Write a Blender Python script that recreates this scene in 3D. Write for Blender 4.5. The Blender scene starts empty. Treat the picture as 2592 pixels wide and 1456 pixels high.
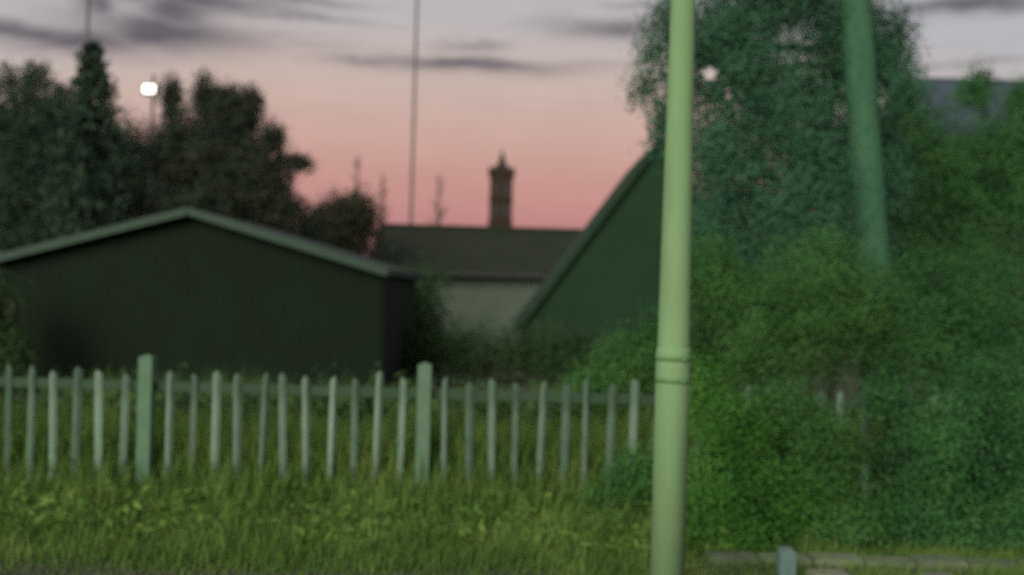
import bpy, math, random
import numpy as np
from mathutils import Vector, Matrix

random.seed(7)
RNG = np.random.default_rng(11)
sc = bpy.context.scene
COL = sc.collection

# ------------------------------------------------------------------ camera
F = 2779.0                      # focal length in photograph pixels (2592 wide, about 50 degrees)
EYE = 2.2
ROLL = math.radians(1.6)
cam = bpy.data.cameras.new('camera')
cam.sensor_width = 36.0
cam.lens = 36.0 * F / 2592.0
cam.clip_start = 0.05
cam.clip_end = 4000
cam.dof.use_dof = True
cam.dof.focus_distance = 4.0
cam.dof.aperture_fstop = 1.15
camo = bpy.data.objects.new('camera', cam)
COL.objects.link(camo)
camo.matrix_world = Matrix.Translation((0, 0, EYE)) @ Matrix.Rotation(math.pi / 2, 4, 'X') @ Matrix.Rotation(ROLL, 4, 'Z')
sc.camera = camo


def unroll(px, py):
    dx, dy = px - 1296.0, 728.0 - py
    c, s = math.cos(ROLL), math.sin(ROLL)
    return dx * c - dy * s, dx * s + dy * c


def at(px, py, Y):
    """a point of the place seen at a photograph pixel, Y metres in front of the camera"""
    wx, wz = unroll(px, py)
    return Vector((wx * Y / F, Y, EYE + wz * Y / F))


# ------------------------------------------------------------------ node helper
class NT:
    def __init__(self, tree):
        self.t = tree
        self.t.nodes.clear()

    def n(self, kind, **kw):
        nd = self.t.nodes.new(kind)
        for k, v in kw.items():
            setattr(nd, k, v)
        return nd

    def put(self, sock, v):
        if isinstance(v, bpy.types.NodeSocket):
            self.t.links.new(v, sock)
        else:
            sock.default_value = v

    def m(self, op, a, b=0.0, c=0.0):
        nd = self.n('ShaderNodeMath', operation=op)
        self.put(nd.inputs[0], a)
        self.put(nd.inputs[1], b)
        self.put(nd.inputs[2], c)
        return nd.outputs[0]

    def mix(self, f, a, b):
        nd = self.n('ShaderNodeMix', data_type='RGBA')
        self.put(nd.inputs[0], f)
        self.put(nd.inputs[6], a)
        self.put(nd.inputs[7], b)
        return nd.outputs[2]

    def ramp(self, fac, stops, interp='LINEAR'):
        nd = self.n('ShaderNodeValToRGB')
        cr = nd.color_ramp
        cr.interpolation = interp
        while len(cr.elements) < len(stops):
            cr.elements.new(0.5)
        for e, (p, c) in zip(cr.elements, stops):
            e.position = p
            e.color = (*c, 1) if len(c) == 3 else c
        self.put(nd.inputs[0], fac)
        return nd.outputs[0]

    def noise(self, vec, scale, detail=3.0, rough=0.55):
        nd = self.n('ShaderNodeTexNoise')
        if vec is not None:
            self.put(nd.inputs['Vector'], vec)
        nd.inputs['Scale'].default_value = scale
        nd.inputs['Detail'].default_value = detail
        nd.inputs['Roughness'].default_value = rough
        return nd.outputs[0]


def srgb(r, g, b):
    f = lambda v: (v / 255 / 12.92) if v / 255 <= 0.04045 else ((v / 255 + 0.055) / 1.055) ** 2.4
    return (f(r), f(g), f(b))


# ------------------------------------------------------------------ world: dusk sky
SUN_EL, SUN_AZ = math.radians(23), math.radians(205)      # low glow behind the camera, to its left
world = bpy.data.worlds.new('World')
sc.world = world
world.use_nodes = True
w = NT(world.node_tree)
co = w.n('ShaderNodeTexCoord').outputs['Generated']
sx = w.n('ShaderNodeSeparateXYZ')
w.put(sx.inputs[0], co)
X, Yv, Z = sx.outputs
el = w.m('ARCSINE', Z)
az = w.m('ARCTAN2', X, Yv)
elg = w.m('ADD', el, w.m('MULTIPLY', w.m('MINIMUM', w.m('MAXIMUM', w.m('SUBTRACT', w.m('ABSOLUTE', w.m('ADD', az, 0.06)), 0.20), 0.0), 0.4), 0.20))   # the pink glow lies low round one bearing
base = w.ramp(w.m('MULTIPLY', elg, 2 / math.pi), [
    (0.000, srgb(186, 124, 128)),
    (0.032, srgb(189, 130, 133)),
    (0.058, srgb(197, 146, 140)),
    (0.085, srgb(202, 164, 155)),
    (0.115, srgb(200, 178, 169)),
    (0.145, srgb(190, 181, 181)),
    (0.170, srgb(183, 181, 187)),
    (0.450, srgb(174, 179, 190)),
    (1.000, srgb(160, 168, 184))])
cmb = w.n('ShaderNodeCombineXYZ')
w.put(cmb.inputs[0], w.m('MULTIPLY', az, 1.0))
w.put(cmb.inputs[1], w.m('MULTIPLY', el, 5.0))
n1 = w.noise(cmb.outputs[0], 9.0, 5.0, 0.6)
cmb2 = w.n('ShaderNodeCombineXYZ')
w.put(cmb2.inputs[0], w.m('MULTIPLY', az, 1.0))
w.put(cmb2.inputs[1], w.m('MULTIPLY', el, 2.5))
w.put(cmb2.inputs[2], 3.7)
n2 = w.noise(cmb2.outputs[0], 14.0, 4.0, 0.6)
azw = w.m('ADD', az, w.m('MULTIPLY', w.m('SUBTRACT', n1, 0.5), 0.10))
elw = w.m('ADD', el, w.m('MULTIPLY', w.m('SUBTRACT', n2, 0.5), 0.022))
CLOUDS = [  # photograph pixel, half sizes, density
    (1180, 166, 200, 17, .95), (950, 157, 120, 11, .65), (1220, 182, 90, 12, .5), (1430, 160, 150, 9, .35),
    (1195, 112, 75, 12, .60), (1560, 78, 130, 18, .85), (1630, 14, 90, 9, .45),
    (400, 82, 190, 36, 1.05), (200, 100, 140, 30, 1.0), (60, 76, 130, 22, 1.0), (240, 8, 44, 30, .95),
    (450, 30, 80, 44, .95), (480, 2, 190, 20, 1.0), (740, 2, 130, 9, .75), (750, 45, 150, 9, .65), (690, 88, 100, 8, .35),
    (760, 118, 120, 8, .25), (30, 40, 60, 8, .3), (2480, 14, 170, 18, .95), (2480, 160, 120, 8, .4), (2300, 170, 90, 9, .4),
    (1960, 60, 160, 10, .6)]
mask = None
for (cu, cv, su, sv, k) in CLOUDS:
    p = at(cu, cv, 1.0) - Vector((0, 0, EYE))
    p.normalize()
    a0, e0 = math.atan2(p.x, p.y), math.asin(p.z)
    da = w.m('MULTIPLY', w.m('SUBTRACT', azw, a0), F / su)
    de = w.m('MULTIPLY', w.m('SUBTRACT', elw, e0), F / sv)
    d2 = w.m('ADD', w.m('MULTIPLY', da, da), w.m('MULTIPLY', de, de))
    g = w.m('MULTIPLY', w.m('POWER', 2.718, w.m('MULTIPLY', d2, -0.7)), k)
    mask = g if mask is None else w.m('MAXIMUM', mask, g)
# the same streaky cloud goes on round and over the rest of the sky
cmb3 = w.n('ShaderNodeCombineXYZ')
w.put(cmb3.inputs[0], az)
w.put(cmb3.inputs[1], w.m('MULTIPLY', el, 6.0))
w.put(cmb3.inputs[2], 9.1)
n3 = w.noise(cmb3.outputs[0], 5.0, 6.0, 0.62)
far = w.m('MULTIPLY', w.m('SMOOTH_MIN', w.m('MAXIMUM', w.m('MULTIPLY', w.m('SUBTRACT', n3, 0.56), 5.0), 0.0), 0.8, 0.1),
          w.m('MINIMUM', w.m('MAXIMUM', w.m('MULTIPLY', w.m('SUBTRACT', el, 0.20), 9.0), 0.0), 1.0))
mask = w.m('MINIMUM', w.m('MAXIMUM', mask, far), 1.0)
mask = w.m('MULTIPLY', mask, w.m('ADD', 0.72, w.m('MULTIPLY', n1, 0.5)))
lum = w.m('ADD', 0.90, w.m('MULTIPLY', n2, 0.2))
hs = w.n('ShaderNodeVectorMath', operation='SCALE')
w.put(hs.inputs[0], base)
w.put(hs.inputs['Scale'], lum)
skyc = w.mix(mask, hs.outputs[0], (*srgb(92, 86, 96), 1))
nish = w.n('ShaderNodeTexSky', sky_type='NISHITA')
nish.sun_disc = False
nish.sun_elevation = math.radians(2)
nish.sun_rotation = SUN_AZ
bg1 = w.n('ShaderNodeBackground')
w.put(bg1.inputs[0], skyc)
bg1.inputs[1].default_value = 0.99
bg2 = w.n('ShaderNodeBackground')
w.put(bg2.inputs[0], nish.outputs[0])
bg2.inputs[1].default_value = 0.01
addn = w.n('ShaderNodeAddShader')
w.put(addn.inputs[0], bg1.outputs[0])
w.put(addn.inputs[1], bg2.outputs[0])
wo = w.n('ShaderNodeOutputWorld')
w.put(wo.inputs[0], addn.outputs[0])

sun = bpy.data.lights.new('dusk_sun', 'SUN')
sun.energy = 3.5
sun.angle = math.radians(40)
sun.color = (0.97, 1.0, 0.86)
suno = bpy.data.objects.new('dusk_sun', sun)
COL.objects.link(suno)
sd = Vector((math.sin(SUN_AZ) * math.cos(SUN_EL), math.cos(SUN_AZ) * math.cos(SUN_EL), math.sin(SUN_EL)))
suno.rotation_euler = sd.to_track_quat('Z', 'Y').to_euler()
suno.location = sd * 50

vs = sc.view_settings
vs.view_transform = 'Standard'
vs.look = 'None'
vs.exposure = 0.0
vs.gamma = 1.0
vs.use_curve_mapping = False
sc.render.film_transparent = False
sc.cycles.use_denoising = False          # keeps a little grain, as in the dim photograph
sc.cycles.max_bounces = 5
sc.cycles.transparent_max_bounces = 4


# ------------------------------------------------------------------ materials
def surf(name, c1, c2, scale=4.0, rough=0.8, bump=0.15, spec=0.25, stretch=(1, 1, 1), rand=0.0, metal=0.0, bscale=None):
    """two related colours broken up by noise, with fine relief"""
    mat = bpy.data.materials.new(name)
    mat.use_nodes = True
    k = NT(mat.node_tree)
    tc = k.n('ShaderNodeTexCoord').outputs['Object']
    mp = k.n('ShaderNodeMapping')
    k.put(mp.inputs[0], tc)
    mp.inputs['Scale'].default_value = stretch
    a = k.noise(mp.outputs[0], scale, 6.0, 0.62)
    b = k.noise(mp.outputs[0], scale * 5.3, 4.0, 0.6)
    f = k.m('ADD', k.m('MULTIPLY', a, 0.72), k.m('MULTIPLY', b, 0.28))
    f = k.m('MULTIPLY', k.m('SUBTRACT', f, 0.33), 3.0)
    if rand:
        oi = k.n('ShaderNodeObjectInfo').outputs['Random']
        f = k.m('ADD', f, k.m('MULTIPLY', k.m('SUBTRACT', oi, 0.5), rand))
    f = k.m('MINIMUM', k.m('MAXIMUM', f, 0.0), 1.0)
    colr = k.mix(f, (*c1, 1), (*c2, 1))
    bs = k.n('ShaderNodeBsdfPrincipled')
    k.put(bs.inputs['Base Color'], colr)
    bs.inputs['Roughness'].default_value = rough
    bs.inputs['Metallic'].default_value = metal
    bs.inputs['Specular IOR Level'].default_value = spec
    if bump:
        bn = k.n('ShaderNodeBump')
        bn.inputs['Strength'].default_value = bump
        bn.inputs['Distance'].default_value = 0.03
        k.put(bn.inputs['Height'], k.noise(mp.outputs[0], bscale or scale * 6, 5.0, 0.65))
        k.put(bs.inputs['Normal'], bn.outputs[0])
    o = k.n('ShaderNodeOutputMaterial')
    k.put(o.inputs[0], bs.outputs[0])
    return mat


def leafmat(name, c1, c2, c3, trans=0.3):
    """leaf colours vary from leaf to leaf (the mesh's own tint) and in drifts through the plant"""
    mat = bpy.data.materials.new(name)
    mat.use_nodes = True
    k = NT(mat.node_tree)
    at_ = k.n('ShaderNodeAttribute', attribute_name='tint').outputs['Fac']
    geo = k.n('ShaderNodeNewGeometry').outputs['Position']
    nz = k.noise(geo, 1.7, 4.0, 0.6)
    f = k.m('ADD', k.m('MULTIPLY', at_, 0.55), k.m('MULTIPLY', k.m('SUBTRACT', nz, 0.36), 1.7))
    colr = k.ramp(f, [(0.15, c1), (0.5, c2), (0.9, c3)])
    d = k.n('ShaderNodeBsdfPrincipled')
    k.put(d.inputs['Base Color'], colr)
    d.inputs['Roughness'].default_value = 0.7
    d.inputs['Specular IOR Level'].default_value = 0.15
    tl = k.n('ShaderNodeBsdfTranslucent')
    k.put(tl.inputs[0], colr)
    mx = k.n('ShaderNodeMixShader')
    mx.inputs[0].default_value = trans
    k.put(mx.inputs[1], d.outputs[0])
    k.put(mx.inputs[2], tl.outputs[0])
    o = k.n('ShaderNodeOutputMaterial')
    k.put(o.inputs[0], mx.outputs[0])
    return mat


def glow(name, c, strength):
    mat = bpy.data.materials.new(name)
    mat.use_nodes = True
    k = NT(mat.node_tree)
    e = k.n('ShaderNodeEmission')
    e.inputs[0].default_value = (*c, 1)
    e.inputs[1].default_value = strength
    o = k.n('ShaderNodeOutputMaterial')
    k.put(o.inputs[0], e.outputs[0])
    return mat


M = {
    'soil': surf('soil', (.045, .05, .022), (.085, .08, .045), .8, .95, .5),
    'ballast': surf('ballast', (0.045, 0.051, 0.025), (0.080, 0.090, 0.046), 3, .95, .6),
    'stone': surf('stone', (0.090, 0.095, 0.064), (0.216, 0.209, 0.144), 6, .9, .3, rand=.8),
    'column': surf('column_paint', (0.124, 0.201, 0.094), (0.194, 0.299, 0.142), 1.7, .85, .15, .2, (1, 1, .22)),  # green cast of the light put into column, fence and fascia colours
    'band': surf('column_band', (0.083, 0.157, 0.053), (0.105, 0.191, 0.068), 5, .7, .1),
    'pale': surf('pale_paint', (0.050, 0.086, 0.056), (0.167, 0.237, 0.174), 2.2, .65, .1, .35, (1, 1, .5), rand=1.0),
    'post': surf('post_concrete', (0.074, 0.132, 0.081), (0.111, 0.176, 0.110), 5, .9, .35),
    'rail': surf('rail_paint', (0.021, 0.046, 0.020), (0.032, 0.064, 0.031), 3, .7, .15),
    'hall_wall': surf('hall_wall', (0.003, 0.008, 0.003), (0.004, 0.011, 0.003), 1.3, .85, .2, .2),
    'hall_roof': surf('hall_roof', (0.018, 0.025, 0.020), (0.030, 0.037, 0.030), 2, .9, .3),
    'fascia': surf('fascia_paint', (0.016, 0.037, 0.021), (0.021, 0.047, 0.026), 2.4, .6, .08, .3),
    'bung_wall': surf('bungalow_render', (0.069, 0.090, 0.066), (0.099, 0.119, 0.090), 1.2, .9, .2),
    'bung_roof': surf('bungalow_roof', (0.012, 0.017, 0.008), (0.020, 0.023, 0.012), 1.1, .9, .35),
    'dark_wood': surf('dark_wood', (.03, .035, .03), (.05, .055, .045), 4, .8, .2),
    'glass': surf('window_glass', (.02, .025, .025), (.03, .035, .035), 1, .1, 0, .5),
    'steep_wall': surf('steep_wall', (0.009, 0.027, 0.011), (0.012, 0.035, 0.014), .9, .9, .2),
    'steep_roof': surf('steep_roof', (0.012, 0.029, 0.014), (0.019, 0.037, 0.019), 2, .9, .3),
    'church': surf('church_stone', (0.025, 0.015, 0.010), (0.036, 0.023, 0.015), .6, .95, .3),
    'lead': surf('spire_lead', (0.024, 0.021, 0.018), (0.036, 0.030, 0.027), 1, .7, .1),
    'slate': surf('slate_roof', (0.036, 0.050, 0.069), (0.053, 0.067, 0.087), 1.2, .8, .3),
    'brick': surf('far_brick', (0.030, 0.023, 0.017), (0.046, 0.033, 0.025), 2, .9, .3),
    'mast': surf('mast_steel', (0.070, 0.055, 0.052), (0.105, 0.085, 0.078), 2, .6, .05, .4),
    'housing': surf('lamp_housing', (.03, .03, .035), (.05, .05, .055), 4, .5, .05, .4),
    'lamp': glow('lamp_glass', (1.0, .97, .84), 4.0),
    'concrete': surf('trough_concrete', (0.078, 0.098, 0.052), (0.156, 0.176, 0.105), 3, .95, .4, rand=.7),
    'marker': surf('marker_paint', (0.076, 0.121, 0.112), (0.105, 0.153, 0.144), 4, .8, .2),
    'bark': surf('bark', (.014, .022, .012), (.03, .038, .022), 5, .95, .6, .1, (1, 1, .25)),
    'window_reflection': surf('reflection_bark', (0.035, 0.094, 0.049), (0.056, 0.128, 0.073), 2.4, .95, .5, .1, (1, 1, .3)),  # pale green of a window reflection, put into the trunk colour
    'leaf_dark': leafmat('leaf_dark', (0.019, 0.040, 0.023), (0.031, 0.057, 0.034), (0.054, 0.077, 0.044)),
    'leaf_brown': leafmat('leaf_brown', (.020, .033, .020), (.032, .044, .027), (.056, .06, .037)),
    'leaf_pine': leafmat('leaf_pine', (0.020, 0.038, 0.023), (0.028, 0.050, 0.032), (0.045, 0.068, 0.039), .1),
    'leaf_blue': leafmat('leaf_blue', (0.031, 0.093, 0.047), (0.049, 0.132, 0.070), (0.076, 0.179, 0.097), .3),  # bluish green tint paints in the reflection veil of the window
    'leaf_right': leafmat('leaf_right', (0.023, 0.075, 0.024), (0.041, 0.120, 0.035), (0.065, 0.165, 0.046), .25),
    'leaf_bush': leafmat('leaf_bush', (0.024, 0.079, 0.014), (0.060, 0.174, 0.025), (0.118, 0.257, 0.050), .3),
    'leaf_mid': leafmat('leaf_mid', (0.028, 0.083, 0.021), (0.052, 0.138, 0.033), (0.087, 0.200, 0.053), .3),
    'leaf_hedge': leafmat('leaf_hedge', (0.018, 0.042, 0.013), (0.030, 0.062, 0.018), (0.050, 0.085, 0.027), .2),
    'leaf_far': leafmat('leaf_far', (0.032, 0.038, 0.020), (0.044, 0.046, 0.025), (0.060, 0.060, 0.034), .2),
    'weed': leafmat('weed', (.07, .15, .026), (.105, .19, .034), (.16, .235, .05), .35),
    'twig': surf('twig', (0.096, 0.060, 0.052), (0.136, 0.088, 0.072), 3, .9, .1),
    'grass': leafmat('grass', (0.079, 0.153, 0.032), (0.136, 0.225, 0.050), (0.218, 0.284, 0.073), .4),
}


# ------------------------------------------------------------------ mesh helpers
class MB:
    def __init__(self):
        self.v, self.f = [], []

    def add(self, vs_, fs):
        o = len(self.v)
        self.v += [tuple(p) for p in vs_]
        self.f += [tuple(i + o for i in f) for f in fs]
        return self

    def box(self, x0, x1, y0, y1, z0, z1):
        return self.add([(x0, y0, z0), (x1, y0, z0), (x1, y1, z0), (x0, y1, z0), (x0, y0, z1), (x1, y0, z1), (x1, y1, z1), (x0, y1, z1)],
                        [(0, 3, 2, 1), (4, 5, 6, 7), (0, 1, 5, 4), (1, 2, 6, 5), (2, 3, 7, 6), (3, 0, 4, 7)])

    def prism(self, prof, y0, y1):
        """outline in x,z (counter-clockwise from the front) drawn out along y"""
        n = len(prof)
        vs_ = [(x, y0, z) for x, z in prof] + [(x, y1, z) for x, z in prof]
        fs = [tuple(range(n)), tuple(reversed(range(n, 2 * n)))]
        fs += [(i, i + n, (i + 1) % n + n, (i + 1) % n) for i in range(n)]
        return self.add(vs_, fs)

    def tube(self, pts, rad, n=8, cap=True):
        pts = [Vector(p) for p in pts]
        rings = []
        vs_ = []
        for i, p in enumerate(pts):
            d = (pts[min(i + 1, len(pts) - 1)] - pts[max(i - 1, 0)]).normalized()
            ref = Vector((1, 0, 0)) if abs(d.x) < .9 else Vector((0, 1, 0))
            a = d.cross(ref).normalized()
            b = d.cross(a)
            rings.append(len(vs_))
            for k in range(n):
                t = 2 * math.pi * k / n
                vs_.append(p + (a * math.cos(t) + b * math.sin(t)) * rad[i])
        fs = []
        for i in range(len(pts) - 1):
            for k in range(n):
                k2 = (k + 1) % n
                fs.append((rings[i] + k, rings[i] + k2, rings[i + 1] + k2, rings[i + 1] + k))
        if cap:
            fs.append(tuple(range(n)))
            fs.append(tuple(reversed([rings[-1] + k for k in range(n)])))
        return self.add(vs_, fs)

    def lathe(self, prof, cx=0, cy=0, n=28, rot=0.0):
        """prof = [(radius, z)...]"""
        return self.tube([(cx, cy, z) for r, z in prof], [max(r, .001) for r, z in prof], n) if not rot else self._lr(prof, cx, cy, n, rot)

    def _lr(self, prof, cx, cy, n, rot):
        vs_, fs = [], []
        for r, z in prof:
            for k in range(n):
                t = 2 * math.pi * k / n + rot
                vs_.append((cx + r * math.cos(t), cy + r * math.sin(t), z))
        for i in range(len(prof) - 1):
            for k in range(n):
                k2 = (k + 1) % n
                fs.append((i * n + k, i * n + k2, (i + 1) * n + k2, (i + 1) * n + k))
        fs.append(tuple(reversed(range(n))))
        fs.append(tuple((len(prof) - 1) * n + k for k in range(n)))
        return self.add(vs_, fs)

    def beam(self, p0, p1, wid, hei):
        """a board from p0 to p1, wid across y, hei across the rest"""
        p0, p1 = Vector(p0), Vector(p1)
        d = (p1 - p0).normalized()
        up = Vector((0, 1, 0)).cross(d).normalized() * (hei / 2)
        sd_ = Vector((0, wid / 2, 0))
        q = [p0 - up - sd_, p0 + up - sd_, p0 + up + sd_, p0 - up + sd_]
        q += [p1 - up - sd_, p1 + up - sd_, p1 + up + sd_, p1 - up + sd_]
        return self.add(q, [(0, 1, 2, 3), (7, 6, 5, 4), (0, 4, 5, 1), (1, 5, 6, 2), (2, 6, 7, 3), (3, 7, 4, 0)])

    def mesh(self, name, mat, smooth=False, bevel=0.0):
        me = bpy.data.meshes.new(name)
        me.from_pydata(self.v, [], self.f)
        me.materials.append(mat)
        import bmesh
        bm = bmesh.new()
        bm.from_mesh(me)
        bmesh.ops.recalc_face_normals(bm, faces=bm.faces)
        if bevel:
            bmesh.ops.bevel(bm, geom=list(bm.edges), offset=bevel, segments=2, affect='EDGES', clamp_overlap=True)
        bm.to_mesh(me)
        bm.free()
        if smooth:
            me.polygons.foreach_set('use_smooth', [True] * len(me.polygons))
        return me

    def build(self, name, mat, parent=None, smooth=False, bevel=0.0):
        return link(name, self.mesh(name, mat, smooth, bevel), parent)


def link(name, me, parent=None):
    o = bpy.data.objects.new(name, me)
    COL.objects.link(o)
    if parent:
        o.parent = parent
        o.matrix_parent_inverse = Matrix.Translation(-parent.location)
    return o


def thing(name, loc, label, cat, group=None):
    o = bpy.data.objects.new(name, None)
    o.empty_display_size = .3
    o.location = loc
    COL.objects.link(o)
    return tag(o, label, cat, group)


def tag(o, label=None, cat=None, group=None, kind=None):
    for k, v in (('label', label), ('category', cat), ('group', group), ('kind', kind)):
        if v:
            o[k] = v
    return o


def cards(name, P, N, U, L, W, tint, mat, parent=None, fold=False):
    """many small leaves: P centre, U along, N face normal"""
    n = len(P)
    S = np.cross(N, U)
    S /= np.linalg.norm(S, axis=1)[:, None] + 1e-9
    L = L[:, None]
    W = W[:, None]
    if not fold:
        V = np.stack([P - U * L * .5, P + S * W * .5 + U * L * .05, P + U * L * .5, P - S * W * .5 + U * L * .05], 1)
        q = np.arange(n)[:, None] * 4
        faces = q + np.array([[0, 1, 2, 3]])
        nv = 4
    else:
        lift = N * W * .16
        V = np.stack([P - U * L * .5, P + S * W * .5 + lift, P + U * L * .5 - N * L * .12, P - S * W * .5 + lift, P + U * L * .02 - lift * .4], 1)
        q = (np.arange(n)[:, None, None] * 5 + np.array([[[0, 1, 4], [1, 2, 4], [2, 3, 4], [3, 0, 4]]]))
        faces = q.reshape(-1, 3)
        nv = 5
    return rawmesh(name, V.reshape(-1, 3), faces, np.repeat(tint, nv), mat, parent)


def rawmesh(name, V, faces, tint, mat, parent=None):
    me = bpy.data.meshes.new(name)
    k = faces.shape[1]
    me.vertices.add(len(V))
    me.vertices.foreach_set('co', V.astype(np.float32).ravel())
    me.loops.add(faces.size)
    me.loops.foreach_set('vertex_index', faces.astype(np.int32).ravel())
    me.polygons.add(len(faces))
    me.polygons.foreach_set('loop_start', np.arange(len(faces), dtype=np.int32) * k)
    a = me.attributes.new('tint', 'FLOAT', 'POINT')
    a.data.foreach_set('value', tint.astype(np.float32))
    me.materials.append(mat)
    me.update(calc_edges=True)
    return link(name, me, parent)


def rdir(n):
    d = RNG.normal(size=(n, 3))
    return d / np.linalg.norm(d, axis=1)[:, None]


def foliage(blobs, n, leaf, clump=14, spread=.5, surface=2.4):
    """blobs = [(centre, rx, ry, rz)]: leaves gathered in sprays through the blobs, thicker towards the outside"""
    C = np.array([b[0] for b in blobs], float)
    R = np.array([b[1:] for b in blobs], float)
    wgt = (R[:, 0] * R[:, 2]) ** .9
    wgt /= wgt.sum()
    nc = max(8, n // clump)
    bi = RNG.choice(len(blobs), nc, p=wgt)
    d = rdir(nc)
    r = RNG.random(nc) ** (1 / surface)
    r *= 1 + RNG.normal(size=nc) * .07
    cc = C[bi] + d * R[bi] * r[:, None]
    li = RNG.integers(0, nc, n)
    P = cc[li] + RNG.normal(size=(n, 3)) * leaf * clump ** .5 * spread
    Nn = rdir(n) * .5 + d[li] * .6 + np.array([0, -.15, .3])
    Nn /= np.linalg.norm(Nn, axis=1)[:, None]
    U = np.cross(Nn, rdir(n))
    U /= np.linalg.norm(U, axis=1)[:, None] + 1e-9
    tint = np.clip(RNG.random(nc)[li] * .6 + RNG.random(n) * .4, 0, 1)
    L = leaf * (.65 + .7 * RNG.random(n))
    return P, Nn, U, L, L * (.45 + .25 * RNG.random(n)), tint


def pblobs(spec, Y, deep=.8):
    out = []
    for s in spec:
        u, v, ru, rv = s[:4]
        y = Y + (s[4] if len(s) > 4 else 0)
        out.append((at(u, v, y), ru * y / F, max(min(ru, rv), .6 * ru) * y / F * deep, rv * y / F))
    return out


def limbs(mb, base_pt, top_pt, r, blobs, n=8, twigs=0):
    base_pt, top_pt = Vector(base_pt), Vector(top_pt)
    pts, rad = [], []
    for i in range(7):
        t = i / 6
        j = Vector((math.sin(t * 5 + r * 9), math.cos(t * 4 + 1), 0)) * r * .35 * t
        pts.append(base_pt.lerp(top_pt, t) + j)
        rad.append(r * (1.25 - .25 * min(1, t * 6)) * (1 - .55 * t))
    mb.tube(pts, rad, n)
    for b in blobs:
        c = Vector(b[0])
        t = random.uniform(.45, .95)
        s = base_pt.lerp(top_pt, t)
        mid = s.lerp(c, .5) + Vector((0, 0, -.06 * (c - s).length))
        mb.tube([s, mid, c], [r * .42, r * .25, r * .08], 6)
        for _ in range(twigs):
            e = c + Vector((random.uniform(-1, 1) * b[1], random.uniform(-1, 1) * b[2], random.uniform(-.2, 1) * b[3]))
            mb.tube([mid.lerp(c, random.random()), e], [r * .12, r * .03], 4)


def tree(name, spec, Y, n, leaf, mat, label, cat='tree', group=None, trunk_px=None, r=.2, bark='bark', holes=(), twigs=2,
         clump=14, fold=False, surface=2.4, top=None, deep=.8, spread=.5):
    blobs = pblobs(spec, Y, deep)
    tu = trunk_px if trunk_px is not None else sum(s[0] for s in spec) / len(spec)
    zc = at(tu, sorted(s[1] for s in spec)[len(spec) // 2], Y)
    foot = Vector((zc.x, Y, -.05))
    t = thing(name, foot, label, cat, group)
    mb = MB()
    limbs(mb, foot, top or zc, r, blobs, 10, twigs)
    mb.build('trunk', M[bark], t, True)
    P, N, U, L, W, ti = foliage(blobs, n, leaf, clump, spread, surface)
    keep = P[:, 2] > .03
    for (u, v, ru, rv) in holes:
        c = at(u, v, Y)
        keep &= ((P[:, 0] - c.x) / (ru * Y / F)) ** 2 + ((P[:, 2] - c.z) / (rv * Y / F)) ** 2 > 1
    cards('crown', P[keep], N[keep], U[keep], L[keep], W[keep], ti[keep], M[mat], t, fold)
    return t


def bush(name, spec, Y, n, leaf, mat, label, cat='bush', group=None, clump=20, fold=False, surface=2.2, deep=.8, stems=9):
    blobs = pblobs(spec, Y, deep)
    foot = Vector((sum(b[0].x for b in blobs) / len(blobs), Y, 0))
    t = thing(name, foot, label, cat, group)
    mb = MB()
    for b in blobs:
        for _ in range(stems):
            e = b[0] + Vector((random.uniform(-.8, .8) * b[1], random.uniform(-.7, .7) * b[2], random.uniform(-.3, .9) * b[3]))
            s = Vector((b[0].x + random.uniform(-.35, .35) * b[1], b[0].y + random.uniform(-.3, .3) * b[2], -.03))
            mb.tube([s, s.lerp(e, .6) + Vector((0, 0, .08)), e], [.014, .010, .004], 5)
    mb.build('stems', M['bark'], t)['kind'] = 'stuff'
    P, N, U, L, W, ti = foliage(blobs, n, leaf, clump, .5, surface)
    k = P[:, 2] > .02
    cards('foliage', P[k], N[k], U[k], L[k], W[k], ti[k], M[mat], t, fold)
    return t


# ------------------------------------------------------------------ ground
def height(x, y):
    return .05 * np.sin(x * .7 + 1.3) * np.cos(y * .5) * np.clip((y - 8.6) / 2, 0, 1)


gx = np.concatenate([np.linspace(-900, -14, 12), np.linspace(-12, 12, 49), np.linspace(14, 900, 12)])
gy = np.concatenate([np.linspace(-60, 4, 5), np.linspace(5, 30, 51), np.linspace(36, 1800, 16)])
GX, GY = np.meshgrid(gx, gy)
GZ = height(GX, GY) * (np.abs(GX) < 13) * (GY < 30)
idx = np.arange(GX.size).reshape(GX.shape)
fc = np.stack([idx[:-1, :-1], idx[:-1, 1:], idx[1:, 1:], idx[1:, :-1]], -1).reshape(-1, 4)
g = rawmesh('ground', np.stack([GX.ravel(), GY.ravel(), GZ.ravel()], 1), fc, np.zeros(GX.size), M['soil'])
tag(g, 'dark earth under the grass and buildings', 'ground', kind='structure')

mb = MB()
e = np.linspace(-12, 12, 60)
top = 8.75 + .10 * np.sin(e * 1.7) + .06 * np.sin(e * 4.1)
for i in range(59):
    mb.add([(e[i], 5, .022), (e[i + 1], 5, .022), (e[i + 1], top[i + 1], .022), (e[i], top[i], .022)], [(0, 1, 2, 3)])
tag(mb.build('track_bed', M['ballast']), 'brown gravel strip along the foot of the grass bank', 'track bed', kind='structure')


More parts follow.
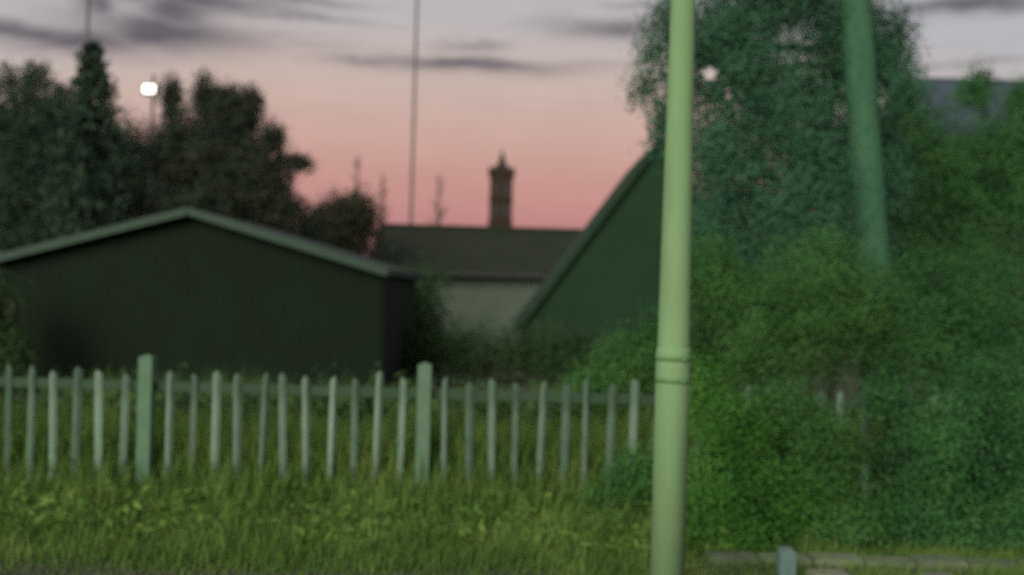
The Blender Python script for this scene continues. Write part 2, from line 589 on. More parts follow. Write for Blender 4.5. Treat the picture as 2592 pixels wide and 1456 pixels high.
# ------------------------------------------------------------------ hall with pale bargeboards
def gabled(t, cx, half, zeave, zapex, y0, y1, wall_in, wall_mat, roof_mat, board_mat, board_h, thick=.10, over=.3):
    pitch = (zapex - zeave) / half
    wh = half - wall_in
    zt = lambda x: zapex - abs(x - cx) * pitch
    lo = thick * math.sqrt(1 + pitch * pitch) + .012
    MB().prism([(cx - wh, -.05), (cx + wh, -.05), (cx + wh, zt(cx + wh) - lo), (cx, zapex - lo), (cx - wh, zt(cx - wh) - lo)], y0, y1).build('wall', M[wall_mat], t)
    nx, nz = pitch / math.sqrt(1 + pitch * pitch), 1 / math.sqrt(1 + pitch * pitch)
    for s in (-1, 1):
        pr = [(cx, zapex), (cx + s * half, zeave), (cx + s * half, zeave - lo + .012), (cx, zapex - lo + .012)]
        MB().prism(pr, y0 - over, y1 + over).build('roof_slope', M[roof_mat], t)
        a = Vector((cx + s * .001, y0 - over - .016, zapex - board_h * .42))
        b = Vector((cx + s * (half + .02), y0 - over - .016, zeave - board_h * .42 - .02 * pitch))
        MB().beam(a, b, .028, board_h).build('bargeboard', M[board_mat], t)
    return zt


HY = 20.0
hx = -826 * HY / F
hall = thing('gabled_hall', (hx, HY, 0), 'low dark hall with pale bargeboards along its wide shallow gable, behind the fence', 'hall')
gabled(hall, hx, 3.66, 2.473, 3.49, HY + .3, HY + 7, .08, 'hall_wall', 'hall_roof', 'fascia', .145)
mb = MB()
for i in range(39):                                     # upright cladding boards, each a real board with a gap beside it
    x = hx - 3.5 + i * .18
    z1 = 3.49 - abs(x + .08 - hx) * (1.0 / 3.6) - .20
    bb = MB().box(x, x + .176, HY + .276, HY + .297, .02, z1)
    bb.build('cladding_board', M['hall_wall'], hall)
mb = MB().box(*(lambda c: (c.x - .09, c.x + .09, HY + .20, HY + .274, c.z - .17, c.z + .15))(at(32, 782, HY + .3)))
tag(mb.build('meter_box', M['brick'], hall, bevel=.01), 'small brown box on the hall wall')
ft = MB().tube([(hx + 3.62, HY + .05, 2.40), (hx + 3.62, HY + 7.2, 2.36)], [.055, .055], 10)
ft.build('gutter', M['dark_wood'], hall, True)

# ------------------------------------------------------------------ pale bungalow in the middle distance
BX0, BX1, BYF, BYR = -5.15, 4.6, 39.3, 42.0
bung = thing('bungalow', ((BX0 + BX1) / 2, BYF, 0), 'long dark-roofed bungalow with a pale wall, below the distant tower', 'bungalow')
MB().box(BX0 + .3, BX1 - .3, BYF, BYF + 5.4, -.05, 2.60).build('wall', M['bung_wall'], bung)
zr = EYE + 145 * BYR / F
prof = [(BYF - .45, 2.62), (BYR, zr), (BYF + 5.85, 2.62), (BYF + 5.7, 2.58), (BYR, zr - .16), (BYF - .30, 2.58)]
vs_ = [(BX0, y, z) for y, z in prof] + [(BX1, y, z) for y, z in prof]
mb = MB().add(vs_, [(0, 1, 7, 6), (1, 2, 8, 7), (2, 3, 9, 8), (3, 4, 10, 9), (4, 5, 11, 10), (5, 0, 6, 11), (0, 5, 4, 1), (1, 4, 3, 2), (6, 7, 10, 11), (7, 8, 9, 10)])
roof = mb.build('roof', M['bung_roof'], bung)
mb = MB()
mb.tube([(BX0, BYR, zr + .02), (BX1, BYR, zr + .02)], [.11, .11], 8)
mb.build('ridge_tiles', M['bung_roof'], roof)
MB().tube([(BX0, BYF - .5, 2.60), (BX1, BYF - .5, 2.60)], [.06, .06], 8).build('gutter', M['dark_wood'], bung)
wp = at(1020, 770, BYF)
wd = MB().box(wp.x - .6, wp.x + .6, BYF - .03, BYF + .05, .95, 2.05).build('window', M['glass'], bung)
MB().box(wp.x - .68, wp.x + .68, BYF - .07, BYF - .034, .87, .948).build('sill', M['bung_wall'], wd)

# ------------------------------------------------------------------ steep gabled house behind the pole
SY = 28.0
steep = thing('steep_roofed_house', (3.68, SY, 0), 'dark green house with a very steep gable, half hidden by the pole', 'house')
gabled(steep, 3.68, 3.58, 1.15, 6.13, SY + .15, SY + 8, .18, 'steep_wall', 'steep_roof', 'steep_roof', .16, .09, .15)

# ------------------------------------------------------------------ distant church tower
TY = 220.0
tp = at(1268, 500, TY)
k = TY / F
tower = thing('church_tower', (tp.x, TY, 0), 'distant dark square tower with stepped cap and thin spire against the pink sky', 'tower')
zt = lambda v: EYE + unroll(1268, v)[1] * k
hw = 29 * k
body = MB().box(tp.x - hw * 1.06, tp.x + hw * 1.06, TY, TY + 2 * hw * 1.06, -.1, zt(560)).box(tp.x - hw, tp.x + hw, TY + .15, TY + 2 * hw, zt(560) + .002, zt(447))
body = body.build('shaft', M['church'], tower)
for z, ex in ((zt(560), .22), (zt(505), .16)):
    MB().box(tp.x - hw - ex, tp.x + hw + ex, TY - .15, TY + 2 * hw + ex, z - .18, z + .18).build('string_course', M['church'], tower)
for s in (-1, 1):
    for z0 in (zt(545), zt(492)):
        o = MB().prism([(tp.x + s * hw * .42 - .45, z0), (tp.x + s * hw * .42 + .45, z0), (tp.x + s * hw * .42 + .45, z0 + 1.9), (tp.x + s * hw * .42, z0 + 2.6), (tp.x + s * hw * .42 - .45, z0 + 1.9)], TY + .12, TY + .146)
        o.build('belfry_opening', M['glass'], tower)
mb = MB().box(tp.x - hw * 1.10, tp.x + hw * 1.10, TY - .1, TY + 2.15 * hw, zt(447) + .003, zt(438))
mb.box(tp.x - hw * 1.17, tp.x + hw * 1.17, TY - .25, TY + 2.2 * hw, zt(438) + .003, zt(429))
par = mb.build('parapet', M['church'], tower)
for i in range(5):
    x = tp.x - hw * 1.17 + (i + .04) * (hw * 2.34 - .62) / 4.08
    MB().box(x, x + .62, TY - .24, TY + .2, zt(429) + .003, zt(424)).build('merlon', M['church'], par)
s4 = math.pi / 4
sp = MB().lathe([(hw * 1.15, zt(429) + .01), (hw * .62, zt(418)), (hw * .34, zt(408)), (hw * .30, zt(398)), (hw * .12, zt(386)), (.05, zt(374))], tp.x, TY + hw, 8, s4 / 2)
spire = sp.build('spire', M['lead'], tower)
MB().tube([(tp.x, TY + hw, zt(376)), (tp.x, TY + hw, zt(368))], [.1, .06], 6).build('finial', M['lead'], spire)


# ------------------------------------------------------------------ thin masts
def mast(u, vb, Y, rad, ztop, label, bracket):
    p = at(u, vb, Y)
    t = thing('mast', (p.x, Y, 0), label, 'mast')
    MB().lathe([(rad * 1.7, -.05), (rad * 1.7, .5), (rad * 1.05, .6), (rad, 6), (rad * .8, ztop)], p.x, Y, 12).build('shaft', M['mast'], t, True)
    MB().lathe([(rad * 1.4, ztop - .1), (rad * 1.4, ztop), (rad * .4, ztop + .15)], p.x, Y, 12).build('cap', M['mast'], t, True)
    if bracket:
        MB().box(p.x - .3, p.x + .3, Y - .03, Y + .03, ztop - .7, ztop - .62).build('crossarm', M['mast'], t)
    return t


mast(1040, 560, 48, .068, 17.5, 'thin brown mast rising above the bungalow roof, left of the tower', False)
mast(222, 60, 34, .055, 13.5, 'thin dark mast standing behind the pointed conifer', True)

# ------------------------------------------------------------------ lit floodlight among the trees
LY = 33.0
lp = at(378, 226, LY)
fl = thing('floodlight', (lp.x, LY, 0), 'lit white rectangular floodlight on a post above the dark trees', 'floodlight')
MB().lathe([(.09, -.05), (.09, 1.2), (.06, 1.3), (.045, lp.z + .5)], lp.x + .02, LY + .28, 12).build('post', M['mast'], fl, True)
MB().beam((lp.x - .30, LY + .2, lp.z + .0), (lp.x + .30, LY + .2, lp.z + .0), .04, .05).build('bracket', M['housing'], fl)
hb = MB().box(lp.x - .24, lp.x + .24, LY - .02, LY + .17, lp.z - .17, lp.z + .18)
hs_ = hb.build('housing', M['housing'], fl, bevel=.02)
MB().box(lp.x - .175, lp.x + .175, LY - .034, LY - .022, lp.z - .115, lp.z + .125).build('lens', M['lamp'], hs_)

# ------------------------------------------------------------------ trees behind the hall
tree('broadleaf_tree', [(70, 350, 120, 150), (10, 300, 80, 120), (130, 290, 60, 90), (100, 470, 180, 120), (0, 480, 120, 160), (40, 590, 200, 80), (-30, 420, 90, 160), (75, 205, 18, 55), (20, 200, 22, 45), (105, 190, 14, 40), (160, 240, 14, 40)],
     31, 56000, .10, 'leaf_dark', 'broad dark tree at the left edge of the picture, behind the hall', group='trees behind the hall', trunk_px=60, surface=2, spread=.33)
tree('broadleaf_tree', [(330, 470, 190, 110), (180, 480, 120, 90), (400, 420, 110, 90), (250, 420, 120, 100), (305, 370, 65, 80), (175, 310, 60, 90), (560, 540, 200, 60), (250, 560, 170, 55), (90, 600, 150, 50), (700, 590, 120, 50)], 34, 40000, .12, 'leaf_dark',
     'low dark tree filling the gap under the floodlight, behind the hall roof', group='trees behind the hall', trunk_px=300)
tree('broadleaf_tree', [(520, 370, 120, 130), (620, 420, 100, 130), (445, 380, 75, 100), (690, 480, 55, 80), (600, 290, 60, 75), (515, 235, 22, 62),
                        (435, 245, 24, 62), (640, 260, 18, 40), (560, 270, 50, 60), (735, 412, 45, 20), (770, 416, 26, 13), (690, 350, 32, 40), (735, 530, 45, 40), (490, 520, 200, 60)],
     30, 60000, .095, 'leaf_brown', 'large dark tree with ragged shoots and a branch reaching right, behind the hall gable', group='trees behind the hall', trunk_px=560, twigs=5, r=.25, surface=2, spread=.33)
tree('broadleaf_tree', [(870, 555, 72, 58), (905, 530, 42, 38), (810, 560, 60, 38), (850, 625, 130, 60), (935, 570, 16, 36)], 38, 14000, .13, 'leaf_far',
     'rounded small tree between the big tree and the bungalow roof', group='trees behind the hall', r=.16, surface=2)


def conifer(u, vtop, Y, rbase, label, n=8500):
    top = at(u, vtop, Y)
    foot = Vector((top.x, Y, -.05))
    t = thing('conifer', foot, label, 'tree')
    mb = MB().tube([foot, (top.x, Y, top.z * .6), top], [.17, .10, .015], 8)
    H = top.z
    hs2 = RNG.random(1 + n // 22) ** .85
    ang = RNG.random(len(hs2)) * 2 * math.pi
    tt = np.clip(1 - hs2, 0, 1)
    rr = rbase * (.02 + tt ** .6) * (.55 + .65 * RNG.random(len(hs2)))
    P = []
    for h, a, r_ in zip(hs2, ang, rr):
        z = .8 + h * (H - .85)
        e_ = Vector((top.x + math.cos(a) * r_, Y + math.sin(a) * r_, z + .12 * r_ * 1.0))
        mb.tube([(top.x, Y, z), e_], [.02, .005], 4)
        s = RNG.random(22)[:, None] ** .6
        p = np.array([top.x, Y, z]) * (1 - s) + np.array(e_) * s + RNG.normal(size=(22, 3)) * np.array([.10, .10, .16]) * min(1, .3 + 3 * (1 - h))
        P.append(p)
    mb.build('trunk', M['bark'], t, True)
    P = np.concatenate(P)
    m = len(P)
    N = rdir(m)
    U = np.cross(N, rdir(m))
    U = U / np.linalg.norm(U, axis=1)[:, None] + np.array([0, 0, .7])
    U /= np.linalg.norm(U, axis=1)[:, None]
    L = .22 * (.6 + .8 * RNG.random(m))
    cards('crown', P, N, U, L, L * .35, RNG.random(m), M['leaf_pine'], t)
    return t


conifer(234, 108, 28.5, 1.6, 'pointed dark conifer rising highest of the trees behind the hall')

# bare slim trees far away, almost lost in the glow
for (u, v0, h, lab) in ((905, 392, 26, 'left one of the faint far trees over the rounded tree'), (968, 438, 20, 'faint far tree just left of the thin mast'),
                        (1112, 440, 22, 'faint far tree between the thin mast and the tower')):
    Yf = 170.0
    p = at(u, v0, Yf)
    t = thing('bare_tree', (p.x, Yf, 0), 'slim bare ' + lab, 'tree', 'faint far trees')
    mb = MB().tube([(p.x, Yf, 0), (p.x + .1, Yf, p.z * .6), (p.x, Yf, p.z)], [.35, .22, .05], 7)
    mb.build('trunk', M['twig'], t)
    mb = MB()
    for i in range(60):
        z = p.z * random.uniform(.35, .97)
        a = random.uniform(0, 6.28)
        l = random.uniform(.5, 1.7) * (1.1 - z / p.z) * 2.0 + .3
        e_ = (p.x + math.cos(a) * l, Yf + math.sin(a) * l, z + l * 1.2)
        mb.tube([(p.x, Yf, z), e_], [.07, .03], 4)
    mb.build('crown', M['twig'], t)

# ------------------------------------------------------------------ right side: house with slate roof, trees
RY = 44.0
a, b = at(2345, 203, RY), at(2620, 203, RY)
far_house = thing('slate_roofed_house', ((a.x + b.x) / 2, RY, 0), 'far house with a blue-grey slate roof at the top right, above the trees', 'house')
zr = a.z
MB().box(a.x + .3, b.x + 2, RY + .4, RY + 8.6, -.1, zr - 2.2).build('wall', M['brick'], far_house)
yr = RY + 4.5
rf = MB().add([(a.x, RY, zr - 2.3), (b.x + 2.3, RY, zr - 2.3), (b.x + 2.3, RY + 9, zr - 2.3), (a.x, RY + 9, zr - 2.3), (a.x + .35, yr, zr + .9), (b.x + 2, yr, zr + .9),
               (a.x, RY, zr - 2.19), (b.x + 2.3, RY, zr - 2.19), (b.x + 2.3, RY + 9, zr - 2.19), (a.x, RY + 9, zr - 2.19)],
              [(3, 2, 1, 0), (0, 1, 7, 6), (1, 2, 8, 7), (2, 3, 9, 8), (3, 0, 6, 9), (6, 7, 5, 4), (8, 9, 4, 5), (7, 8, 5), (9, 6, 4)])
rf = rf.build('roof', M['slate'], far_house)
MB().tube([(a.x + .35, yr, zr + .92), (b.x + 2, yr, zr + .92)], [.1, .1], 8).build('ridge_tiles', M['slate'], rf)

for i in range(3):
    for zc in (zr - 4.2, zr - 7.2):
        xw_ = a.x + 1.1 + i * 2.0
        wn = MB().box(xw_ - .45, xw_ + .45, RY + .36, RY + .398, zc, zc + 1.3).build('window', M['glass'], far_house)
        MB().box(xw_ - .52, xw_ + .52, RY + .30, RY + .396, zc - .09, zc - .002).build('sill', M['bung_wall'], wn)

tree('broadleaf_tree', [(2472, 205, 36, 38), (2470, 240, 55, 40), (2590, 250, 45, 50), (2620, 330, 70, 90)], 40, 9000, .11, 'leaf_right',
     'small rounded treetop in front of the slate roof', group='trees at the right', trunk_px=2560, surface=2)
tree('broadleaf_tree', [(2400, 420, 190, 150), (2560, 420, 130, 160), (2300, 330, 80, 110), (2280, 240, 40, 40), (2450, 600, 220, 200), (2200, 620, 180, 220)],
     22, 70000, .068, 'leaf_right', 'dark leafy tree filling the right edge below the slate roof', group='trees at the right', trunk_px=2420, r=.22)

# the big tree, with a pale trunk added in place of a window reflection
spec = [(1850, 120, 150, 170, .6), (2000, 260, 190, 200, .9), (1830, 380, 130, 190, .4), (2150, 120, 140, 150, 1.2), (1980, -30, 260, 120, .8), (2250, 130, 60, 130, .8),
        (2290, 230, 45, 50), (1720, 120, 40, 120), (1690, 300, 34, 80), (1655, 120, 26, 60), (1630, 215, 26, 42), (1700, 20, 40, 60), (1665, 345, 16, 40), (2000, 520, 230, 200, .8),
        (1820, 620, 110, 170, .2), (2230, 400, 70, 160, 1.0), (1960, 690, 190, 130, .6), (2095, 390, 110, 140, .9), (2150, 640, 120, 160, .9)]
blobs = pblobs(spec, 16.0)
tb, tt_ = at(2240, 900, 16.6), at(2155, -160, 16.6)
big = thing('broadleaf_tree', (tb.x + .02, 16.6, -.05), 'tallest leafy tree with a thick pale trunk standing in for a window reflection, right of the pole', 'tree', 'trees at the right')
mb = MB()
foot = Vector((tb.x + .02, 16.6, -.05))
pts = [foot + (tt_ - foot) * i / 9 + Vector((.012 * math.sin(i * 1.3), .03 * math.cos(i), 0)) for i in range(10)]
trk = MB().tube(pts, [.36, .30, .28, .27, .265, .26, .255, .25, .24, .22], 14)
for bq in blobs:
    c = Vector(bq[0])
    s = pts[random.randint(4, 8)]
    mb.tube([s, s.lerp(c, .5) + Vector((0, .5, .15)), c + Vector((0, .1, 0))], [.07, .045, .015], 6)
trk.build('trunk', M['window_reflection'], big, True)  # made-up pale streak: a window reflection built as a trunk
mb.build('limbs', M['bark'], big, True)
P, N, U, L, W, ti = foliage(blobs, 170000, .056, 24, .5, 1.9)
keep = np.ones(len(P), bool)
for (u, v, ru, rv) in ((1797, 187, 21, 20), (1842, 238, 10, 14), (1600, 330, 36, 40)):
    c = at(u, v, 16)                                    # a gap slanting through the crown
    cx_, cz_ = c.x * P[:, 1] / 16, EYE + (c.z - EYE) * P[:, 1] / 16
    keep &= ((P[:, 0] - cx_) / (ru * 16 / F)) ** 2 + ((P[:, 2] - cz_) / (rv * 16 / F)) ** 2 > .85 + .28 * np.sin(5 * np.arctan2(P[:, 2] - cz_, P[:, 0] - cx_) + u) + .25 * RNG.normal(size=len(P))
# few leaves hang on the near side of the trunk
near = (P[:, 1] < 16.65) & (np.abs(P[:, 0] - (tb.x + (tt_.x - tb.x) * (P[:, 2] / tt_.z))) < .34)
keep &= ~(near & (RNG.random(len(P)) < .5))
cards('crown', P[keep], N[keep], U[keep], L[keep], W[keep], ti[keep], M['leaf_blue'], big)

# understorey behind and through the fence on the right
bush('shrub', [(1900, 850, 170, 170), (2080, 780, 200, 210), (1800, 720, 80, 150)], 13.2, 52000, .038, 'leaf_mid',
     'tall green shrub rising just right of the pole, behind the bramble', group='shrubs at the right')
bush('shrub', [(2330, 820, 200, 210), (2520, 850, 150, 230)], 13.6, 52000, .038, 'leaf_right',
     'tall dark shrub at the right edge behind the bramble', group='shrubs at the right')
bush('shrub', [(1600, 930, 110, 100), (1500, 1000, 90, 70), (1690, 880, 80, 110)], 12.4, 24000, .036, 'leaf_mid',
     'low green shrub behind the fence, just left of the pole', group='shrubs at the right')

bush('shrub', [(-45, 790, 60, 95), (5, 910, 55, 80)], 18.6, 9000, .07, 'leaf_hedge', 'dark shrub at the left edge, against the end of the hall', stems=5)

# hedge between bungalow and fence
hd = thing('hedge', (1.0, 24.5, 0), 'dark low hedge across the middle, in front of the pale bungalow wall', 'hedge')
mb = MB()
bl = []
for i in range(14):
    x = -3.2 + i * .52
    z = 1.40 + .04 * math.sin(i * 1.9)
    bl.append((Vector((x, 24.5, z * .52)), .42, .55, z * .5))
    mb.tube([(x, 24.5, 0), (x + .1, 24.5, .6), (x - .05, 24.5, z)], [.04, .03, .01], 5)
mb.build('stems', M['bark'], hd)['kind'] = 'stuff'
P, N, U, L, W, ti = foliage(bl, 16000, .08, 10)
cards('foliage', P, N, U, L, W, ti, M['leaf_hedge'], hd)
bush('shrub', [(1045, 765, 70, 78), (960, 800, 70, 80), (1060, 850, 70, 50)], 30, 4500, .15, 'leaf_hedge',
     'dark rounded shrub at the right end of the hall, beside the pale wall', stems=5)

# dark brambles just behind the pales
for i, (u, w_, lab) in enumerate(((120, 260, 'dark bramble behind the fence at the left edge'), (560, 260, 'dark bramble behind the pales right of the left fence post'),
                                  (960, 230, 'dark bramble behind the pales left of the right fence post'), (1350, 260, 'dark bramble behind the pales right of the right fence post'))):
    bush('bramble', [(u - w_ * .5, 1080, w_ * .55, 75), (u + w_ * .3, 1085, w_ * .55, 72)], 12.6, 3500, .08, 'leaf_hedge', lab, group='brambles behind the fence')


# ------------------------------------------------------------------ fence
FY = 10.9
fence = thing('palisade_fence', (0, FY, 0), 'pale green fence of upright pales between thicker posts, running through tall grass', 'fence')


def pale_mesh(hgt, wid):
    mb_ = MB()
    h = wid / 2
    # ridged pale: shallow bent section with a pointed head
    for s in (-1, 1):
        vs2 = [(0, -.016, 0), (s * h, .006, 0), (s * h, .010, 0), (0, -.012, 0)]
        vs2 += [(x, y, hgt - .05) for x, y, z in vs2[:4]]
        vs2 += [(0, -.016, hgt), (s * h * .18, -.012, hgt), (s * h * .18, -.008, hgt), (0, -.012, hgt)]
        fs = []
        for r_ in (0, 4):
            for q in range(4):
                fs.append((r_ + q, r_ + (q + 1) % 4, r_ + 4 + (q + 1) % 4, r_ + 4 + q))
        fs += [(0, 1, 2, 3), (8, 9, 10, 11)]
        mb_.add(vs2, fs)
    return mb_.mesh('pale', M['pale'])


pm = [pale_mesh(1.40, .072), pale_mesh(1.40, .062), pale_mesh(1.40, .08)]
post_us = [(375, 906), (1078, 922)]
pp = [at(u, v, FY) for u, v in post_us]
bay = pp[1].x - pp[0].x
ptop = (pp[0].z + pp[1].z) / 2
posts = [pp[0].x - bay, pp[0].x, pp[1].x, pp[1].x + bay, pp[1].x + 2 * bay]
for x in posts:
    o = MB().box(-.066, .066, -.066, .066, 0, 1).add([(-.066, -.066, 1), (.066, -.066, 1), (.066, .066, 1), (-.066, .066, 1), (0, 0, 1.02)], [(0, 1, 4), (1, 2, 4), (2, 3, 4), (3, 0, 4)])
    me = o.mesh('post', M['post'])
    ob = link('post', me, fence)
    ob.matrix_parent_inverse = Matrix.Identity(4)
    ob.location = (x, -.02, -.1)
    ob.scale = (1, 1, ptop + .1)
    ob.rotation_euler = (random.uniform(-.01, .01), random.uniform(-.008, .008), 0)
tipz = at(700, 941, FY).z
for i in range(len(posts) - 1):
    x0, x1 = posts[i], posts[i + 1]
    zr_ = at(700, 987, FY).z
    for z in (zr_, .14):
        rl = MB().box(x0 + .068, x1 - .068, FY + .018, FY + .062, z - .05, z + .05)
        rl.build('rail', M['rail'], fence, bevel=.006)
    n = 12
    for j in range(1, n):
        x = x0 + (x1 - x0) * j / n + random.uniform(-.012, .012)
        ob = link('pale', pm[random.choice((0, 0, 1, 2))], fence)
        ob.matrix_parent_inverse = Matrix.Identity(4)
        ob.location = (x, -.002 + random.uniform(-.004, .0), .06)
        ob.scale = (1, 1, (tipz - .06 + random.uniform(-.06, .04)) / 1.40)
        ob.rotation_euler = (random.uniform(-.012, .006), random.gauss(0, .014), random.uniform(-.45, .45))

# ------------------------------------------------------------------ painted column in front
CY = 7.5
cb, ct = at(1700.5, 960, CY), at(1731, 0, CY)
cx = (cb.x + ct.x) / 2
col = thing('column', (cx, CY, 0), 'tall pale green tapered pole standing nearest, with a thicker base and two dark bands', 'pole')
px = CY / F
zsw = EYE + unroll(1700, 884)[1] * px
rb, rs, rt = 43.5 * px, 40.5 * px, 31 * px
ztop_ = ct.z
MB().lathe([(rb * 1.0, -.1), (rb, zsw - .02), (rb * .985, zsw), (rs + .001, zsw + .012)], cx, CY, 40).build('base_section', M['column'], col, True)
slope = (rs - rt) / (ztop_ - zsw)
zend = zsw + 4.6
MB().lathe([(rs, zsw - .3), (rs, zsw + .012), (rt, ztop_), (rs - slope * (zend - zsw), zend), (.02, zend + .05)], cx, CY, 40).build('shaft', M['column'], col, True)
for v in (907, 962):
    z = EYE + unroll(1700, v)[1] * px
    MB().lathe([(rb - .01, z - .017), (rb + .0025, z - .016), (rb + .0025, z + .016), (rb - .01, z + .017)], cx, CY, 40).build('band', M['band'], col, True)
    MB().box(cx + .035, cx + .07, CY - rb - .008, CY - rb + .02, z - .011, z + .011).build('clip', M['band'], col)
MB().box(cx - .05, cx + .05, CY + rb - .03, CY + rb + .002, .35, .95).build('access_door', M['column'], col, bevel=.004)

# ------------------------------------------------------------------ brambles in front of the fence on the right
bush('bramble', [(1840, 1230, 115, 130), (1960, 1290, 130, 95), (1790, 1330, 60, 70), (1850, 1080, 80, 90), (1880, 1350, 140, 60, -.3), (1785, 1000, 55, 100, .6)], 9.7, 40000, .034, 'leaf_bush',
     'bright green bramble at the foot of the pole, on its right', group='brambles swallowing the fence', surface=2)
bush('bramble', [(2080, 1160, 130, 150), (2150, 1300, 130, 80), (1980, 1060, 100, 90), (2120, 1350, 150, 55, -.6)], 10.3, 38000, .034, 'leaf_mid',
     'mid green bramble around the short pale post', group='brambles swallowing the fence', surface=2)
bush('bramble', [(2400, 1130, 180, 170), (2330, 1290, 150, 90), (2560, 1280, 130, 110), (2560, 1080, 90, 150), (2400, 1350, 180, 55, -.55), (2580, 1360, 80, 50, -.55), (2480, 970, 60, 55, .3), (2250, 1010, 80, 50, .3)], 10.2, 46000, .036, 'leaf_right',
     'dark bramble at the lower right edge', group='brambles swallowing the fence', surface=2)
bush('bramble', [(1620, 1210, 75, 75), (1560, 1290, 80, 60)], 10.4, 11000, .034, 'leaf_mid',
     'small bramble among the grass left of the pole foot', group='brambles swallowing the fence', surface=2)
# the short pale post
sp_ = at(2185, 1215, 10.22)
stub = thing('stub_post', (sp_.x, 10.22, 0), 'short pale post sticking out of the brambles at the right', 'post')
zt_ = sp_.z + .14
MB().box(sp_.x - .036, sp_.x + .036, 10.18, 10.25, -.05, zt_).build('shaft', M['post'], stub, bevel=.006)
MB().box(sp_.x - .041, sp_.x + .041, 10.175, 10.255, zt_ - .002, zt_ + .02).build('cap', M['post'], stub, bevel=.004)

# ------------------------------------------------------------------ foot of the bank: trough lids, marker, slabs, stones
tr = thing('cable_trough', (3.0, 8.95, 0), 'low line of moss-grown concrete trough lids along the foot of the brambles', 'trough')
for i in range(9):
    x = at(1790, 1400, 8.95).x + i * .42
    z = .085 + random.uniform(-.012, .012)
    ob = MB().box(x, x + .405, 8.83, 9.06, .0, z).build('lid', M['concrete'], tr, bevel=.012)
mk = at(1992, 1388, 8.45)
mkt = thing('marker_post', (mk.x, 8.45, 0), 'short blue-grey marker block standing in front of the trough at the bottom', 'marker')
MB().prism([(mk.x - .066, 0), (mk.x + .066, 0), (mk.x + .063, mk.z - .03), (mk.x + .04, mk.z), (mk.x - .04, mk.z), (mk.x - .063, mk.z - .03)], 8.40, 8.52).build('block', M['marker'], mkt, bevel=.006)
MB().box(mk.x - .095, mk.x + .095, 8.37, 8.55, -.02, .03).build('foot', M['concrete'], mkt, bevel=.006)
for (u, wd_, lab) in ((2105, .17, 'pale flat stone slab at the bottom, just right of the marker block'), (2385, .14, 'pale flat stone slab at the bottom right corner of the gravel')):
    p = at(u, 1445, 8.42)
    o = MB().prism([(p.x - wd_, .0), (p.x + wd_ * .9, .0), (p.x + wd_, .05), (p.x + wd_ * .7, .085), (p.x - wd_ * .8, .08), (p.x - wd_ * 1.05, .04)], 8.33, 8.55)
    o = o.build('stone_slab', M['stone'], bevel=.012)
    tag(o, lab, 'stone', 'pale stone slabs')

# loose stones of the gravel strip
n = 5200
sxy = np.stack([RNG.uniform(-6, 6.5, n), RNG.uniform(7.6, 9.0, n)], 1)
octv = np.array([[1, 0, 0], [-1, 0, 0], [0, 1, 0], [0, -1, 0], [0, 0, 1], [0, 0, -.4]], float)
octf = np.array([[0, 2, 4], [2, 1, 4], [1, 3, 4], [3, 0, 4], [2, 0, 5], [1, 2, 5], [3, 1, 5], [0, 3, 5]])
sz = RNG.uniform(.012, .034, n)
V = octv[None] * (sz[:, None, None] * RNG.uniform(.6, 1.3, (n, 6, 1)))
a_ = RNG.uniform(0, 6.28, n)
rx_ = V[:, :, 0] * np.cos(a_)[:, None] - V[:, :, 1] * np.sin(a_)[:, None]
ry_ = V[:, :, 0] * np.sin(a_)[:, None] + V[:, :, 1] * np.cos(a_)[:, None]
V = np.stack([rx_ + sxy[:, None, 0], ry_ + sxy[:, None, 1], V[:, :, 2] * .8 + .028], -1)
o = rawmesh('gravel', V.reshape(-1, 3), (np.arange(n)[:, None, None] * 6 + octf[None]).reshape(-1, 3), np.repeat(RNG.random(n), 6), M['ballast'])
tag(o, 'loose brown stones along the bottom of the picture', 'gravel', kind='stuff')


# ------------------------------------------------------------------ tall grass
def field(x, y, s, seed):
    r = np.random.default_rng(seed)
    out = 0
    for k_ in range(6):
        f = s * (1.0 + .55 * k_)
        th = r.random() * 6.28
        out = out + np.sin((x * math.cos(th) + y * math.sin(th)) * f + r.random() * 6.28) / (1 + .35 * k_)
    return out / 3.0


n = 260000
x = RNG.uniform(-6.4, 8.2, n)
y = 7.9 + (12.1 - 7.9) * RNG.random(n) ** .95
y = np.where(RNG.random(n) < .08, RNG.uniform(12.0, 17.0, n), y)
y = np.where(RNG.random(n) < .12, RNG.uniform(10.95, 12.2, n), y)
dens = field(x, y, 2.4, 3) * .5 + .5
right = np.clip((x - 1.25) / .35, 0, 1)
behind = np.clip((y - 10.75) / .35, 0, 1)
fr = np.clip((y - 9.9) / .8, 0, 1)
stalk = np.where(RNG.random(n) < .09 + .10 * fr, RNG.uniform(1.2, 2.3, n) * (1 + .35 * fr), 1.0)
hgt = (.11 + .05 * np.clip((y - 8.0) / 2.4, 0, 1)) * (1 + .5 * field(x, y, 2.6, 5)) * stalk * (1 - behind) + behind * (.80 + .10 * field(x, y, 1.7, 5)) * np.where(RNG.random(n) < .45, 1.0, .75)
hgt = np.clip(hgt, .03, 1) * RNG.uniform(.6, 1.15, n)
hgt *= 1 - .35 * right * (y < 11.2)
hgt *= np.clip((y - 7.9) / .5, .35, 1)
pit = at(270, 1240, 9.9)
pd = ((x - pit.x) / .28) ** 2 + ((y - 9.9) / .35) ** 2
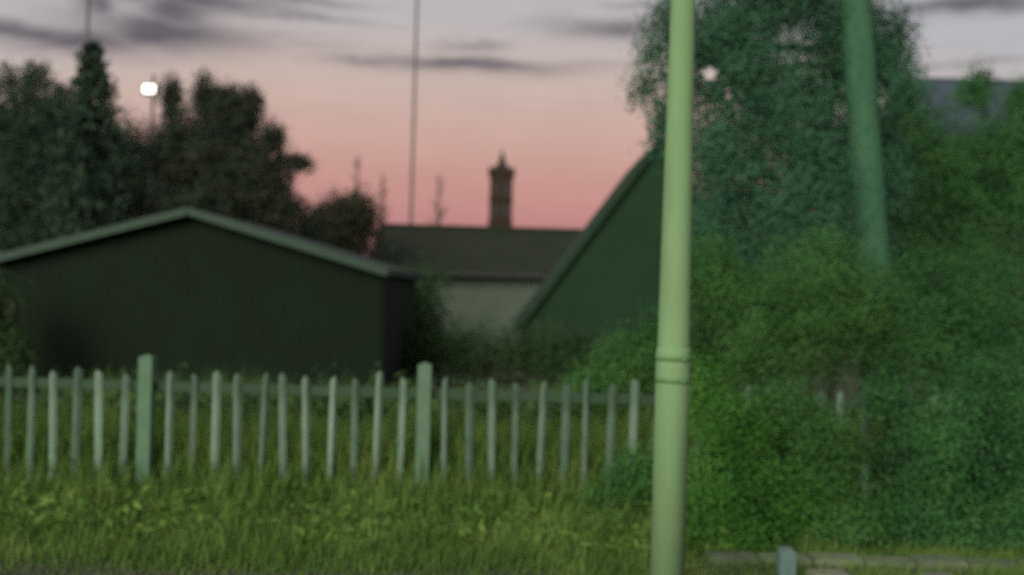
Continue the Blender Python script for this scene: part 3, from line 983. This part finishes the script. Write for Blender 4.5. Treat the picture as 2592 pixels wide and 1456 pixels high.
hgt *= np.clip(pd, .35, 1)
keep = (RNG.random(n) < .45 + .55 * np.clip(dens, 0, 1)) & (hgt > .04)
x, y, hgt = x[keep], y[keep], hgt[keep]
n = len(x)
z0 = height(x, y)
wd_ = RNG.uniform(.004, .009, n) * (.7 + .6 * np.clip(hgt / .5, 0, 1))
a_ = RNG.uniform(0, 6.28, n)
lean = RNG.normal(size=(n, 2)) * .16 * hgt[:, None] + np.array([.02, -.02])
sxv = np.stack([np.cos(a_), np.sin(a_), np.zeros(n)], 1) * wd_[:, None]
B = np.stack([x, y, z0], 1)
M1 = B + np.stack([lean[:, 0] * .3, lean[:, 1] * .3, hgt * .55], 1)
T = B + np.stack([lean[:, 0], lean[:, 1], hgt], 1)
V = np.stack([B - sxv, B + sxv, M1 + sxv * .8, M1 - sxv * .8, T], 1)
tri = np.array([[0, 1, 2], [0, 2, 3], [3, 2, 4]])
o = rawmesh('grass', V.reshape(-1, 3), (np.arange(n)[:, None, None] * 5 + tri[None]).reshape(-1, 3), np.repeat(np.clip(RNG.random(n) * .8 + .2 * field(x, y, .9, 8), 0, 1), 5), M['grass'])
tag(o, 'tall green and yellowing grass on the bank around the fence', 'grass', kind='stuff')
# broad leaved weeds in the grass
n = 9000
xw = RNG.uniform(-6.0, 2.0, n // 9)
yw = RNG.uniform(8.9, 11.6, n // 9)
li = RNG.integers(0, len(xw), n)
zz = RNG.random(n) * (.12 + .16 * RNG.random(n) ** 2 + .4 * (yw[li] > 11.0))
P = np.stack([xw[li] + RNG.normal(size=n) * .06, yw[li] + RNG.normal(size=n) * .06, zz + .03], 1)
N = rdir(n) * .8 + np.array([0, -.2, .8])
N /= np.linalg.norm(N, axis=1)[:, None]
U = np.cross(N, rdir(n))
U /= np.linalg.norm(U, axis=1)[:, None]
L = RNG.uniform(.05, .13, n)
o = cards('weeds', P, N, U, L, L * .4, RNG.random(n), M['weed'], None, True)
tag(o, 'broad leaved weeds scattered through the grass bank', 'weeds', kind='stuff')
